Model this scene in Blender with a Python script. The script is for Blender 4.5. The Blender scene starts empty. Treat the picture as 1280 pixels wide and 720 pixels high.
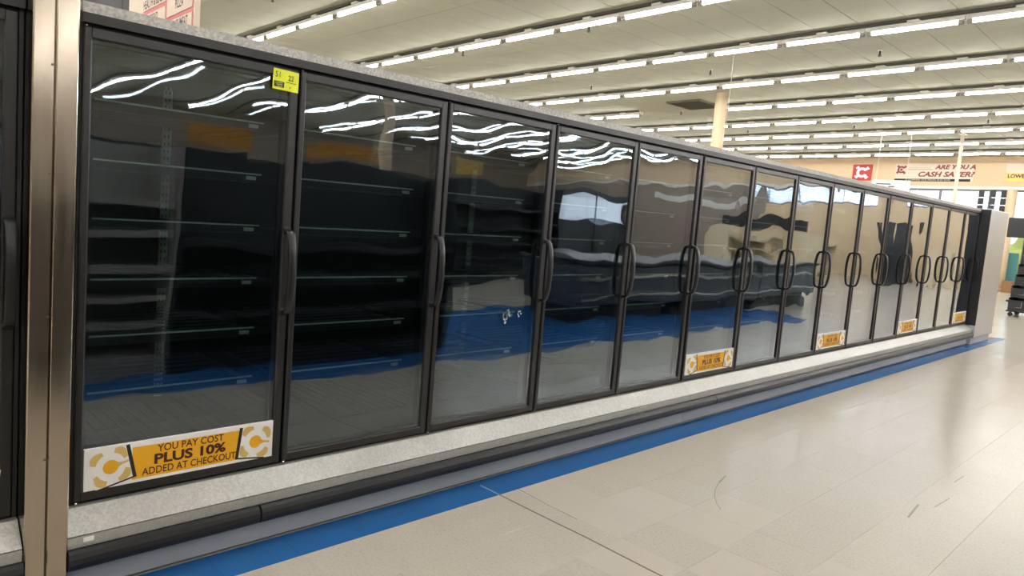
import bpy, bmesh, math, random
from mathutils import Vector, Matrix, Euler
random.seed(7)
PI = math.pi
scene = bpy.context.scene
C = scene.collection

# ---------------------------------------------------------------- camera
CAM = Vector((2.4183, -0.6038, 1.3464))
YAW, PITCH, ROLL = 0.85803, -0.09099, 0.06981
fwd = Vector((-math.sin(YAW)*math.cos(PITCH), math.cos(YAW)*math.cos(PITCH), math.sin(PITCH)))
rt = fwd.cross(Vector((0, 0, 1))).normalized()
up = rt.cross(fwd)
cr, sr = math.cos(ROLL), math.sin(ROLL)
rt2 = rt*cr + up*sr
up2 = up*cr - rt*sr
cd = bpy.data.cameras.new('camera')
cam = bpy.data.objects.new('camera', cd)
C.objects.link(cam)
M = Matrix((rt2, up2, -fwd)).transposed().to_4x4()
M.translation = CAM
cam.matrix_world = M
cd.sensor_fit = 'HORIZONTAL'
cd.sensor_width = 36.0
cd.lens = 867.93/1280*36.0
cd.shift_x = 104.9/1280
cd.shift_y = -15.85/1280
cd.clip_start = 0.02
cd.clip_end = 300
scene.camera = cam

# ---------------------------------------------------------------- world, exposure
w = bpy.data.worlds.new('sky')
scene.world = w
w.use_nodes = True
wn = w.node_tree.nodes
bg = wn['Background']
bg.inputs[0].default_value = (0.80, 0.90, 1.0, 1)
bg.inputs[1].default_value = 1.0
scene.view_settings.view_transform = 'Standard'
scene.view_settings.look = 'None'
scene.view_settings.exposure = 1.35
scene.view_settings.gamma = 1.0
scene.view_settings.use_curve_mapping = False
TUBE_GLOW = 17.0

# ---------------------------------------------------------------- materials
def srgb(r, g, b):
    f = lambda c: (c/255/12.92) if c/255 <= .04045 else ((c/255+.055)/1.055)**2.4
    return (f(r), f(g), f(b), 1)
def newmat(name):
    m = bpy.data.materials.new(name)
    m.use_nodes = True
    nt = m.node_tree
    return m, nt, nt.nodes, nt.links, nt.nodes['Principled BSDF']
def mat(name, col, rough=.5, metal=0., noise=0., nscale=20., bump=0., coat=0., spec=.5, rvar=0., stretch=None):
    m, nt, N, L, b = newmat(name)
    b.inputs['Base Color'].default_value = col
    b.inputs['Roughness'].default_value = rough
    b.inputs['Metallic'].default_value = metal
    b.inputs['Coat Weight'].default_value = coat
    b.inputs['Specular IOR Level'].default_value = spec
    if noise or bump or rvar:
        tc = N.new('ShaderNodeTexCoord')
        mp = N.new('ShaderNodeMapping')
        if stretch: mp.inputs['Scale'].default_value = stretch
        nz = N.new('ShaderNodeTexNoise')
        nz.inputs['Scale'].default_value = nscale
        nz.inputs['Detail'].default_value = 5
        L.new(tc.outputs['Object'], mp.inputs[0])
        L.new(mp.outputs[0], nz.inputs['Vector'])
        if noise:
            mx = N.new('ShaderNodeMix'); mx.data_type = 'RGBA'
            mx.inputs[6].default_value = tuple(c*(1-noise) for c in col[:3])+(1,)
            mx.inputs[7].default_value = tuple(min(1, c*(1+noise)) for c in col[:3])+(1,)
            L.new(nz.outputs['Fac'], mx.inputs[0])
            L.new(mx.outputs[2], b.inputs['Base Color'])
        if rvar:
            mr = N.new('ShaderNodeMapRange')
            mr.inputs[3].default_value = max(.02, rough-rvar); mr.inputs[4].default_value = rough+rvar
            L.new(nz.outputs['Fac'], mr.inputs[0]); L.new(mr.outputs[0], b.inputs['Roughness'])
        if bump:
            bp = N.new('ShaderNodeBump')
            bp.inputs['Strength'].default_value = bump
            bp.inputs['Distance'].default_value = .01
            L.new(nz.outputs['Fac'], bp.inputs['Height'])
            L.new(bp.outputs[0], b.inputs['Normal'])
    return m
def emit(name, col, s):
    m, nt, N, L, b = newmat(name)
    b.inputs['Base Color'].default_value = (.8, .8, .8, 1)
    b.inputs['Emission Color'].default_value = col
    b.inputs['Emission Strength'].default_value = s
    return m
def galvanized(name, lo, hi, rough, scale=55, metal=.35):
    m, nt, N, L, b = newmat(name)
    tc = N.new('ShaderNodeTexCoord')
    v = N.new('ShaderNodeTexVoronoi'); v.inputs['Scale'].default_value = scale
    n2 = N.new('ShaderNodeTexNoise'); n2.inputs['Scale'].default_value = 3.5; n2.inputs['Detail'].default_value = 6
    L.new(tc.outputs['Object'], v.inputs['Vector']); L.new(tc.outputs['Object'], n2.inputs['Vector'])
    sp = N.new('ShaderNodeSeparateColor'); L.new(v.outputs['Color'], sp.inputs[0])
    ad = N.new('ShaderNodeMath'); ad.operation = 'MULTIPLY_ADD'; ad.inputs[1].default_value = .55
    m2 = N.new('ShaderNodeMath'); m2.operation = 'MULTIPLY'; m2.inputs[1].default_value = .45
    L.new(n2.outputs['Fac'], m2.inputs[0]); L.new(sp.outputs[0], ad.inputs[0]); L.new(m2.outputs[0], ad.inputs[2])
    mx = N.new('ShaderNodeMix'); mx.data_type = 'RGBA'
    mx.inputs[6].default_value = lo; mx.inputs[7].default_value = hi
    L.new(ad.outputs[0], mx.inputs[0]); L.new(mx.outputs[2], b.inputs['Base Color'])
    b.inputs['Metallic'].default_value = metal; b.inputs['Roughness'].default_value = rough
    return m
def glass(name, tint, wave, boost=1.0, seed=0.0):
    """Clear flat pane: Fresnel reflection of both faces on the outer side, tinted straight transmission, slow waves in the surface."""
    m, nt, N, L, b = newmat(name)
    N.remove(b)
    out = N['Material Output']
    tc = N.new('ShaderNodeTexCoord')
    mp = N.new('ShaderNodeMapping'); mp.inputs['Scale'].default_value = (1, .62, .62); mp.inputs['Location'].default_value = (0, seed, seed*.7)
    nz = N.new('ShaderNodeTexNoise'); nz.inputs['Scale'].default_value = 3.2; nz.inputs['Detail'].default_value = 1.5; nz.inputs['Roughness'].default_value = .35
    oi = N.new('ShaderNodeObjectInfo')
    sh = N.new('ShaderNodeVectorMath'); sh.operation = 'SCALE'; sh.inputs[0].default_value = (3.1, 17.3, 9.7)
    L.new(oi.outputs['Random'], sh.inputs['Scale'])
    va = N.new('ShaderNodeVectorMath'); va.operation = 'ADD'
    L.new(tc.outputs['Object'], mp.inputs[0]); L.new(mp.outputs[0], va.inputs[0]); L.new(sh.outputs[0], va.inputs[1])
    L.new(va.outputs[0], nz.inputs['Vector'])
    bp = N.new('ShaderNodeBump'); bp.inputs['Strength'].default_value = 1.0; bp.inputs['Distance'].default_value = wave
    L.new(nz.outputs['Fac'], bp.inputs['Height'])
    fr = N.new('ShaderNodeFresnel'); fr.inputs['IOR'].default_value = 1.52
    ge = N.new('ShaderNodeNewGeometry')
    inv = N.new('ShaderNodeMath'); inv.operation = 'SUBTRACT'; inv.inputs[0].default_value = 1.0
    L.new(ge.outputs['Backfacing'], inv.inputs[1])
    # R of two faces = 2F/(1+F)
    a = N.new('ShaderNodeMath'); a.operation = 'MULTIPLY'; a.inputs[1].default_value = 2.0*boost; L.new(fr.outputs[0], a.inputs[0])
    d = N.new('ShaderNodeMath'); d.operation = 'ADD'; d.inputs[1].default_value = 1.0; L.new(fr.outputs[0], d.inputs[0])
    q = N.new('ShaderNodeMath'); q.operation = 'DIVIDE'; L.new(a.outputs[0], q.inputs[0]); L.new(d.outputs[0], q.inputs[1])
    f = N.new('ShaderNodeMath'); f.operation = 'MULTIPLY'; f.use_clamp = True
    L.new(q.outputs[0], f.inputs[0]); L.new(inv.outputs[0], f.inputs[1])
    tr = N.new('ShaderNodeBsdfTransparent'); tr.inputs[0].default_value = tint
    gl = N.new('ShaderNodeBsdfGlossy'); gl.inputs['Roughness'].default_value = 0.015; gl.inputs[0].default_value = (.82, .90, 1, 1)
    L.new(bp.outputs[0], gl.inputs['Normal'])
    mx = N.new('ShaderNodeMixShader')
    L.new(f.outputs[0], mx.inputs[0]); L.new(tr.outputs[0], mx.inputs[1]); L.new(gl.outputs[0], mx.inputs[2])
    L.new(mx.outputs[0], out.inputs[0])
    return m
def tile_mat(name, col, rough, speck=.12, grid=None):
    """Vinyl floor tile: fine speckle, waxed gloss; grid = (x0, y0, size) draws the joints where tiles are too far to be built."""
    m, nt, N, L, b = newmat(name)
    tc = N.new('ShaderNodeTexCoord')
    ge = N.new('ShaderNodeNewGeometry')
    n1 = N.new('ShaderNodeTexNoise'); n1.inputs['Scale'].default_value = 95; n1.inputs['Detail'].default_value = 3
    n2 = N.new('ShaderNodeTexNoise'); n2.inputs['Scale'].default_value = 1.1; n2.inputs['Detail'].default_value = 4
    for n in (n1, n2): L.new(ge.outputs['Position'], n.inputs['Vector'])
    r1 = N.new('ShaderNodeMapRange'); r1.inputs[1].default_value = .30; r1.inputs[2].default_value = .46
    r1.inputs[3].default_value = 1-speck*2; r1.inputs[4].default_value = 1
    L.new(n1.outputs['Fac'], r1.inputs[0])
    r2 = N.new('ShaderNodeMapRange'); r2.inputs[3].default_value = .97; r2.inputs[4].default_value = 1.03
    L.new(n2.outputs['Fac'], r2.inputs[0])
    oi = N.new('ShaderNodeObjectInfo')
    r3 = N.new('ShaderNodeMapRange'); r3.inputs[3].default_value = .985; r3.inputs[4].default_value = 1.012
    L.new(oi.outputs['Random'], r3.inputs[0])
    mu = N.new('ShaderNodeMath'); mu.operation = 'MULTIPLY'; L.new(r1.outputs[0], mu.inputs[0]); L.new(r2.outputs[0], mu.inputs[1])
    mu2 = N.new('ShaderNodeMath'); mu2.operation = 'MULTIPLY'; L.new(mu.outputs[0], mu2.inputs[0])
    if grid: mu2.inputs[1].default_value = 1
    else: L.new(r3.outputs[0], mu2.inputs[1])
    last = mu2
    if grid:
        sx = N.new('ShaderNodeSeparateXYZ'); L.new(ge.outputs['Position'], sx.inputs[0])
        ms = []
        for k in (0, 1):
            a = N.new('ShaderNodeMath'); a.operation = 'SUBTRACT'; a.inputs[1].default_value = grid[k]; L.new(sx.outputs[k], a.inputs[0])
            p = N.new('ShaderNodeMath'); p.operation = 'PINGPONG'; p.inputs[1].default_value = grid[2]/2; L.new(a.outputs[0], p.inputs[0])
            g = N.new('ShaderNodeMath'); g.operation = 'GREATER_THAN'; g.inputs[1].default_value = .0012; L.new(p.outputs[0], g.inputs[0])
            ms.append(g)
        mm = N.new('ShaderNodeMath'); mm.operation = 'MINIMUM'; L.new(ms[0].outputs[0], mm.inputs[0]); L.new(ms[1].outputs[0], mm.inputs[1])
        mr = N.new('ShaderNodeMapRange'); mr.inputs[3].default_value = .93; L.new(mm.outputs[0], mr.inputs[0])
        mu3 = N.new('ShaderNodeMath'); mu3.operation = 'MULTIPLY'; L.new(mu2.outputs[0], mu3.inputs[0]); L.new(mr.outputs[0], mu3.inputs[1])
        last = mu3
    vm = N.new('ShaderNodeVectorMath'); vm.operation = 'SCALE'; vm.inputs[0].default_value = col[:3]
    L.new(last.outputs[0], vm.inputs['Scale']); L.new(vm.outputs[0], b.inputs['Base Color'])
    n3 = N.new('ShaderNodeTexNoise'); n3.inputs['Scale'].default_value = 2.3; n3.inputs['Detail'].default_value = 5
    L.new(ge.outputs['Position'], n3.inputs['Vector'])
    r4 = N.new('ShaderNodeMapRange'); r4.inputs[3].default_value = rough-.05; r4.inputs[4].default_value = rough+.05
    L.new(n3.outputs['Fac'], r4.inputs[0]); L.new(r4.outputs[0], b.inputs['Roughness'])
    n4 = N.new('ShaderNodeTexNoise'); n4.inputs['Scale'].default_value = 14; n4.inputs['Detail'].default_value = 3
    L.new(ge.outputs['Position'], n4.inputs['Vector'])
    bp = N.new('ShaderNodeBump'); bp.inputs['Strength'].default_value = .12; bp.inputs['Distance'].default_value = .004
    L.new(n4.outputs['Fac'], bp.inputs['Height']); L.new(bp.outputs[0], b.inputs['Normal'])
    b.inputs['IOR'].default_value = 1.4
    b.inputs['Specular IOR Level'].default_value = .11
    return m
def steel(name, col, rough, stretch=(1, 1, .05)):
    m = mat(name, col, rough, 1.0, noise=.10, nscale=60, rvar=.08, stretch=stretch)
    return m

T0, TY0, TS = 0.215, 1.065, 0.3048
M_floor = tile_mat('vinyl_floor', srgb(199, 191, 177), .20, .10, grid=(T0, TY0, TS))
M_tile = tile_mat('vinyl_tile', srgb(199, 191, 177), .20, .10)
M_tile_new = tile_mat('vinyl_tile_pale', srgb(203, 194, 180), .19, .03)
M_blue = tile_mat('blue_vinyl', srgb(46, 104, 165), .20, .04)
M_joint = mat('joint_dirt', srgb(96, 88, 74), .9)
M_ceil = mat('ceiling_panel', srgb(175, 174, 154), .9, noise=.03, nscale=3)
M_ceilgap = mat('ceiling_joint', srgb(150, 144, 128), .9)
M_wall = mat('tan_wall_paint', srgb(212, 188, 152), .8, noise=.03, nscale=2)
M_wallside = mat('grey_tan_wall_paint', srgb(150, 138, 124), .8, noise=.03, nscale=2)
M_white = mat('white_enamel', srgb(225, 222, 214), .45)
M_rail = mat('grey_channel', srgb(84, 80, 71), .7)
M_holder = mat('lamp_holder_grey', srgb(150, 146, 134), .6)
M_tube = emit('lit_tube', (1.0, .985, 1.0, 1), TUBE_GLOW)
M_frame = mat('door_frame_black', srgb(33, 32, 31), .38, noise=.08, nscale=40, rvar=.06)
M_black = mat('black_plastic', srgb(24, 24, 25), .35, noise=.1, nscale=30)
M_rubber = mat('black_rubber', srgb(27, 27, 29), .40, noise=.18, nscale=14, bump=.15, rvar=.08)
M_header = mat('header_bronze_black', srgb(33, 31, 30), .45, noise=.06, nscale=25)
M_dark = mat('case_liner_dark', srgb(40, 44, 44), .5, noise=.1, nscale=10)
M_gasket = mat('gasket_black', srgb(17, 17, 18), .6)
M_galv = galvanized('galvanized_steel', srgb(160, 160, 154), srgb(206, 205, 198), .36, 130)
M_galvlip = galvanized('galvanized_lip', srgb(156, 158, 153), srgb(184, 185, 179), .45, 110)
M_galvtop = galvanized('galvanized_cap', srgb(140, 137, 131), srgb(210, 207, 200), .6, 120, .2)
M_kick = mat('grey_kick', srgb(186, 188, 188), .5, noise=.2, nscale=5, rvar=.08, stretch=(1, .25, 1))
M_steel = steel('stainless_steel', srgb(184, 172, 156), .17)
M_steel_end = steel('stainless_end', srgb(196, 202, 210), .36)
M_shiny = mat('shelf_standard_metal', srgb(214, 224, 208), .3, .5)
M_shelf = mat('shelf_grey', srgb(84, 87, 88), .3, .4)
M_bright = mat('glint_rail_white', srgb(246, 250, 236), .3)  # near-white for painted glints at the shelf ends; upper shelf rails share it
M_wire = mat('wire_grey', srgb(58, 60, 62), .4, .4)
M_pane = glass('door_glass_outer', (.80, .84, .84, 1), .0070, 1.65)
M_pane2 = glass('door_glass_inner', (.72, .77, .77, 1), .0064, 1.65, seed=4.3)
M_winglass = glass('window_glass', (.95, .97, .97, 1), .0)
M_paper = mat('sign_white', srgb(236, 233, 228), .5)
M_amber = mat('sign_amber', srgb(236, 173, 26), .5)
M_tan = mat('sign_tan', srgb(214, 178, 104), .5)
M_brick = mat('sign_brick', srgb(132, 52, 46), .6)
M_maroon = mat('sign_maroon', srgb(70, 22, 14), .5)
M_shadowprint = mat('sign_black', srgb(40, 26, 18), .5)
M_red = mat('sign_red', srgb(178, 44, 40), .5)
M_pinkred = mat('sign_rose', srgb(206, 112, 112), .5)
M_cream = mat('sign_cream', srgb(216, 200, 180), .6)
M_yellow = mat('tag_yellow', srgb(226, 232, 40), .5)
M_ink = mat('tag_ink', srgb(52, 56, 20), .6)
M_column = mat('column_paint', srgb(222, 199, 164), .7, noise=.02)
M_pole = mat('pole_paint', srgb(232, 218, 196), .6)
M_vent = mat('vent_dark', srgb(34, 32, 26), .8)
M_ventfr = mat('vent_frame', srgb(92, 86, 70), .6)
M_sprk = mat('sprinkler_metal', srgb(70, 66, 60), .5, .6)
M_mull = mat('window_frame_metal', srgb(120, 122, 124), .5, .4)
M_darkmull = mat('window_frame_dark', srgb(44, 42, 44), .5)
M_rack = mat('rack_black', srgb(36, 37, 40), .4)
M_chrome = mat('chrome_wire', srgb(200, 200, 200), .2, 1.0)
M_screen = mat('monitor_black', srgb(20, 20, 22), .3)
M_pink = mat('pink_display', srgb(206, 90, 110), .5, noise=.4, nscale=18)
M_teal = mat('teal_card', srgb(70, 130, 130), .6)
M_card = mat('cardboard', srgb(150, 112, 74), .8, noise=.1)
M_gond = mat('gondola_black', srgb(30, 32, 34), .5, noise=.1)
M_gondw = mat('gondola_grey', srgb(150, 146, 140), .5, noise=.05)
M_gondc = mat('gondola_cream', srgb(206, 190, 158), .6, noise=.05)
M_navy = mat('bin_slate', srgb(52, 62, 70), .4, noise=.1)
M_orange = mat('banner_orange', srgb(190, 132, 44), .6, noise=.35, nscale=6)
M_banyel = mat('banner_yellow', srgb(232, 200, 112), .6, noise=.15, nscale=6)
M_asphalt = mat('asphalt', srgb(140, 138, 134), .9, noise=.1)
M_leaf = mat('hedge_leaf', srgb(176, 178, 92), .8, noise=.2, nscale=8)
M_dgrey = mat('dark_grey_board', srgb(34, 32, 31), .6)

# ---------------------------------------------------------------- mesh helpers
class MB:
    def __init__(s): s.v = []; s.f = []; s.mi = []; s.mats = []; s.smooth = []
    def mid(s, m):
        if m not in s.mats: s.mats.append(m)
        return s.mats.index(m)
    def poly(s, pts, m, smooth=False):
        n = len(s.v); s.v += [tuple(p) for p in pts]
        s.f.append(tuple(range(n, n+len(pts)))); s.mi.append(s.mid(m)); s.smooth.append(smooth)
    def box(s, x0, x1, y0, y1, z0, z1, m, bev=0.0):
        if bev:
            return s.bevbox(x0, x1, y0, y1, z0, z1, m, bev)
        n = len(s.v)
        s.v += [(x0,y0,z0),(x1,y0,z0),(x1,y1,z0),(x0,y1,z0),(x0,y0,z1),(x1,y0,z1),(x1,y1,z1),(x0,y1,z1)]
        k = s.mid(m)
        for q in ((0,3,2,1),(4,5,6,7),(0,1,5,4),(1,2,6,5),(2,3,7,6),(3,0,4,7)):
            s.f.append(tuple(n+i for i in q)); s.mi.append(k); s.smooth.append(False)
    def bevbox(s, x0, x1, y0, y1, z0, z1, m, b):
        bm = bmesh.new()
        r = bmesh.ops.create_cube(bm, size=1.0)
        for v in bm.verts:
            v.co = Vector(((x0+x1)/2+v.co.x*(x1-x0), (y0+y1)/2+v.co.y*(y1-y0), (z0+z1)/2+v.co.z*(z1-z0)))
        bmesh.ops.bevel(bm, geom=bm.edges[:], offset=b, segments=1, affect='EDGES')
        s.addbm(bm, m); bm.free()
    def addbm(s, bm, m, smooth=False):
        n = len(s.v); bm.verts.index_update()
        s.v += [tuple(v.co) for v in bm.verts]; k = s.mid(m)
        for f in bm.faces:
            s.f.append(tuple(n+v.index for v in f.verts)); s.mi.append(k); s.smooth.append(smooth)
    def prism(s, prof, axis, a, b, m, smooth=False, caps=True):
        """profile (p,q) polygon extruded along axis: 'y' -> (p=x,q=z), 'z' -> (p=x,q=y), 'x' -> (p=y,q=z)"""
        def P(p, q, t):
            return {'y': (p, t, q), 'z': (p, q, t), 'x': (t, p, q)}[axis]
        n0 = len(s.v); k = len(prof)
        s.v += [P(p, q, a) for p, q in prof] + [P(p, q, b) for p, q in prof]
        mi = s.mid(m)
        # orientation: make outward by signed area
        ar = sum(prof[i][0]*prof[(i+1) % k][1]-prof[(i+1) % k][0]*prof[i][1] for i in range(k))
        flip = (ar > 0) != (b > a)
        if axis == 'y': flip = not flip
        for i in range(k):
            j = (i+1) % k
            q = (n0+i, n0+j, n0+k+j, n0+k+i)
            s.f.append(q[::-1] if flip else q); s.mi.append(mi); s.smooth.append(smooth)
        if caps:
            c1 = tuple(n0+i for i in range(k)); c2 = tuple(n0+k+i for i in range(k))
            s.f.append(c1 if flip else c1[::-1]); s.f.append(c2[::-1] if flip else c2)
            s.mi += [mi, mi]; s.smooth += [False, False]
    def cyl(s, p0, p1, r0, m, r1=None, n=12, caps=True):
        r1 = r0 if r1 is None else r1
        p0 = Vector(p0); p1 = Vector(p1); d = (p1-p0).normalized()
        a = d.orthogonal().normalized(); b = d.cross(a)
        n0 = len(s.v); mi = s.mid(m)
        for p, r in ((p0, r0), (p1, r1)):
            for i in range(n):
                t = 2*PI*i/n; s.v.append(tuple(p+(a*math.cos(t)+b*math.sin(t))*r))
        for i in range(n):
            j = (i+1) % n
            s.f.append((n0+i, n0+j, n0+n+j, n0+n+i)); s.mi.append(mi); s.smooth.append(True)
        if caps:
            s.f.append(tuple(n0+i for i in range(n))[::-1]); s.f.append(tuple(n0+n+i for i in range(n)))
            s.mi += [mi, mi]; s.smooth += [False, False]
    def sweep(s, path, prof, m, up=Vector((0, 1, 0))):
        n0 = len(s.v); k = len(prof); mi = s.mid(m); L = len(path)
        for i, p in enumerate(path):
            t = (path[min(i+1, L-1)]-path[max(i-1, 0)]).normalized()
            u = up; v = t.cross(u).normalized()
            for a, b in prof: s.v.append(tuple(p+u*a+v*b))
        for i in range(L-1):
            for j in range(k):
                j2 = (j+1) % k
                s.f.append((n0+i*k+j, n0+i*k+j2, n0+(i+1)*k+j2, n0+(i+1)*k+j)); s.mi.append(mi); s.smooth.append(True)
        s.f.append(tuple(n0+j for j in range(k))[::-1]); s.f.append(tuple(n0+(L-1)*k+j for j in range(k)))
        s.mi += [mi, mi]; s.smooth += [False, False]
    def mesh(s, name):
        me = bpy.data.meshes.new(name)
        me.from_pydata(s.v, [], s.f)
        for m in s.mats: me.materials.append(m)
        me.polygons.foreach_set('material_index', s.mi)
        me.polygons.foreach_set('use_smooth', s.smooth)
        me.update()
        return me
    def build(s, name, parent=None, loc=None, me=None):
        o = bpy.data.objects.new(name, s.mesh(name)); C.objects.link(o)
        if parent: o.parent = parent
        if loc: o.location = loc
        return o
def inst(name, me, parent=None, loc=(0, 0, 0), rz=0):
    o = bpy.data.objects.new(name, me); C.objects.link(o)
    if parent: o.parent = parent
    o.location = loc; o.rotation_euler = (0, 0, rz)
    return o
def tag(o, label, cat, group=None, kind=None):
    o['label'] = label; o['category'] = cat
    if group: o['group'] = group
    if kind: o['kind'] = kind
    return o
def thing(name, label, cat, loc=(0, 0, 0), rz=0, group=None):
    o = bpy.data.objects.new(name, None); o.empty_display_size = .1; C.objects.link(o)
    o.location = loc; o.rotation_euler = (0, 0, rz)
    return tag(o, label, cat, group)
def struct(o):
    o['kind'] = 'structure'; return o
def copy_tree(o, parent=None):
    c = o.copy(); C.objects.link(c)
    if parent: c.parent = parent
    for ch in list(o.children): copy_tree(ch, c)
    return c

DG = None
def text_polys(txt, size, bold=0.0, shear=0.0, width=1.0, align='CENTER'):
    cu = bpy.data.curves.new('lettering', 'FONT')
    cu.body = txt; cu.size = size; cu.offset = bold; cu.shear = shear
    cu.align_x = align; cu.align_y = 'CENTER'; cu.resolution_u = 3
    o = bpy.data.objects.new('lettering', cu); C.objects.link(o)
    dg = bpy.context.evaluated_depsgraph_get(); dg.update()
    me = bpy.data.meshes.new_from_object(o.evaluated_get(dg))
    V = [(v.co.x*width, v.co.y) for v in me.vertices]; F = [tuple(p.vertices) for p in me.polygons]
    C.objects.unlink(o); bpy.data.objects.remove(o); bpy.data.curves.remove(cu); bpy.data.meshes.remove(me)
    return V, F
def put_text(mb, txt, size, fn, m, fit=None, **kw):
    """fn maps text (u,v) to a 3-D point"""
    V, F = text_polys(txt, size, **kw)
    if fit:
        us = [u for u, v in V]; c = (min(us)+max(us))/2; s = fit/(max(us)-min(us)); V = [((u-c)*s, v) for u, v in V]
    n = len(mb.v); mb.v += [tuple(fn(u, v)) for u, v in V]; k = mb.mid(m)
    for f in F: mb.f.append(tuple(n+i for i in f)); mb.mi.append(k); mb.smooth.append(False)
def arc_band(r0, r1, a0, a1, n=10):
    return [(math.cos(a0+(a1-a0)*i/n)*r1, math.sin(a0+(a1-a0)*i/n)*r1) for i in range(n+1)] + \
           [(math.cos(a1+(a0-a1)*i/n)*r0, math.sin(a1+(a0-a1)*i/n)*r0) for i in range(n+1)]
def quads_of_band(r0, r1, a0, a1, n=10):
    out = []
    for i in range(n):
        t, u = a0+(a1-a0)*i/n, a0+(a1-a0)*(i+1)/n
        out.append([(math.cos(t)*r0, math.sin(t)*r0), (math.cos(t)*r1, math.sin(t)*r1), (math.cos(u)*r1, math.sin(u)*r1), (math.cos(u)*r0, math.sin(u)*r0)])
    return out

# ================================================================ SETTING
X0, X1, Y0, Y1, ZC = -16.0, 24.0, -9.0, 30.0, 4.6
mb = MB(); mb.box(X0, X1, Y0, Y1, -.2, -.0030, M_joint)
floor = struct(mb.build('floor'))
# far and out-of-reach vinyl: one surface with the joints in its material, around the tiles laid one by one
NX, NY, YS = 6, 39, -3         # tiles laid as pieces
xa, xb = T0, T0+NX*TS
ya, yb = TY0+YS*TS, TY0+(YS+NY)*TS
mb = MB()
BX0, BX1, BY0, BY1 = 2.10, 4.40, .6, 12.4     # blue field on the other side of the aisle
for (a, b, c, d) in ((X0, .03, Y0, Y1), (.03, T0, Y0, -.2), (.03, T0, 13.2, Y1), (T0, X1, Y0, ya), (T0, X1, yb, Y1)):
    if c < d:
        mb.box(a, b, c, d, -.004, 0, M_floor)
mb.box(xb, BX0, ya, yb, -.004, 0, M_floor); mb.box(BX1, X1, ya, yb, -.004, 0, M_floor)
mb.box(BX0, BX1, BY1, yb, -.004, 0, M_floor) if BY1 < yb else None
mb.box(BX0, BX1, ya, BY0, -.004, 0, M_floor)
o = mb.build('tile_field', floor); o['kind'] = 'stuff'
mb = MB(); mb.box(BX0, BX1, BY0, min(BY1, yb), -.004, 0, M_blue)
mb.build('blue_tile_field', floor)['kind'] = 'stuff'
g = .0008
def tile_mesh(name, sx, sy, m):
    q = MB(); q.bevbox(g/2, sx-g/2, g/2, sy-g/2, -.003, 0, m, .0003); return q.mesh(name)
TM = tile_mesh('floor_tile', TS, TS, M_tile); TMN = tile_mesh('floor_tile', TS, TS, M_tile_new)
pale = {(1, 3), (2, 2), (1, 4), (0, 3), (3, 3), (2, 4), (2, 5), (4, 4)}
for i in range(NX):
    for j in range(NY):
        inst('floor_tile', TMN if (i, j+YS) in pale else TM, floor, (T0+i*TS, TY0+(j+YS)*TS, 0))
BT = tile_mesh('blue_floor_tile', T0-.03, TS, M_blue)
for j in range(-4, 40):
    inst('blue_floor_tile', BT, floor, (.03, TY0+j*TS, 0))
# dark caulked cut across the tiles near the middle of the run, and its paler twin
def strip(name, pts, wd, m, z=.0006):
    q = MB()
    for (a, b) in zip(pts[:-1], pts[1:]):
        d = Vector((b[0]-a[0], b[1]-a[1])).normalized(); n = Vector((-d.y, d.x))*wd/2
        q.poly([(a[0]-n.x, a[1]-n.y, z), (b[0]-n.x, b[1]-n.y, z), (b[0]+n.x, b[1]+n.y, z), (a[0]+n.x, a[1]+n.y, z)], m)
    return q.build(name, floor)
M_caulk = mat('floor_cut_caulk', srgb(112, 100, 86), .7, noise=.3, nscale=30)
M_caulk2 = mat('floor_cut_pale', srgb(120, 150, 190), .7, noise=.2, nscale=30)
M_scuff = mat('scuff_dark', srgb(138, 128, 117), .6)
strip('floor_cut', [(.215, 1.857), (.47, 1.853), (.74, 1.853), (1.02, 1.842), (1.3, 1.836), (1.7, 1.83), (2.04, 1.828)], .010, M_caulk)
strip('floor_cut', [(.082, 1.859), (.215, 1.857)], .011, M_caulk2)
strip('floor_cut', [(.219, 1.993), (.45, 1.972), (.60, 1.966)], .004, M_caulk)
strip('scuff_mark', [(.706, 3.164), (.734, 3.035)], .008, M_scuff)
strip('scuff_mark', [(.734, 3.035), (.773, 2.913), (.815, 2.824), (.873, 2.734), (.919, 2.684)], .004, M_scuff)
strip('scuff_mark', [(1.499, 3.453), (1.486, 3.60), (1.478, 3.707)], .010, M_scuff)
strip('scuff_mark', [(1.538, 3.749), (1.552, 3.983)], .006, M_scuff)
strip('scuff_mark', [(1.498, 4.325), (1.502, 4.523)], .006, M_scuff)
# ceiling: panels 0.61 x 1.37 m
mb = MB(); mb.box(X0, X1, Y0, Y1, ZC+.012, ZC+.2, M_ceilgap)
ceiling = struct(mb.build('ceiling'))
CTX, CTY = .61, 1.37
cx0 = -.456; cy0 = 5.74-.16
q = MB(); q.bevbox(.003, CTX-.003, .003, CTY-.003, 0, .012, M_ceil, .003); CTM = q.mesh('ceiling_panel')
def ray_at(x, y, z):
    d = Vector((x, y, z))-CAM
    zf = d.dot(fwd)
    return (535.1+867.93*d.dot(rt2)/zf, 344.15-867.93*d.dot(up2)/zf, zf) if zf > .05 else (-9999, -9999, zf)
cells = []
i0, i1 = math.floor((X0-cx0)/CTX), math.ceil((X1-cx0)/CTX)
j0, j1 = math.floor((Y0-cy0)/CTY), math.ceil((Y1-cy0)/CTY)
rest = MB()
pcs = []
for i in range(i0, i1):
    for j in range(j0, j1):
        xx, yy = cx0+i*CTX, cy0+j*CTY
        xe, ye = min(xx+CTX, X1), min(yy+CTY, Y1)
        xs, ys = max(xx, X0), max(yy, Y0)
        if xe-xs < .05 or ye-ys < .05: continue
        u, v, zf = ray_at(xx+CTX/2, yy+CTY/2, ZC)
        full = xe-xs > CTX-.01 and ye-ys > CTY-.01
        vis = full and -40 < u < 1330 and -40 < v < 30+.2125*u
        pcs.append((zf if vis else 1e9, xs, xe, ys, ye))
pcs.sort()
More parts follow.
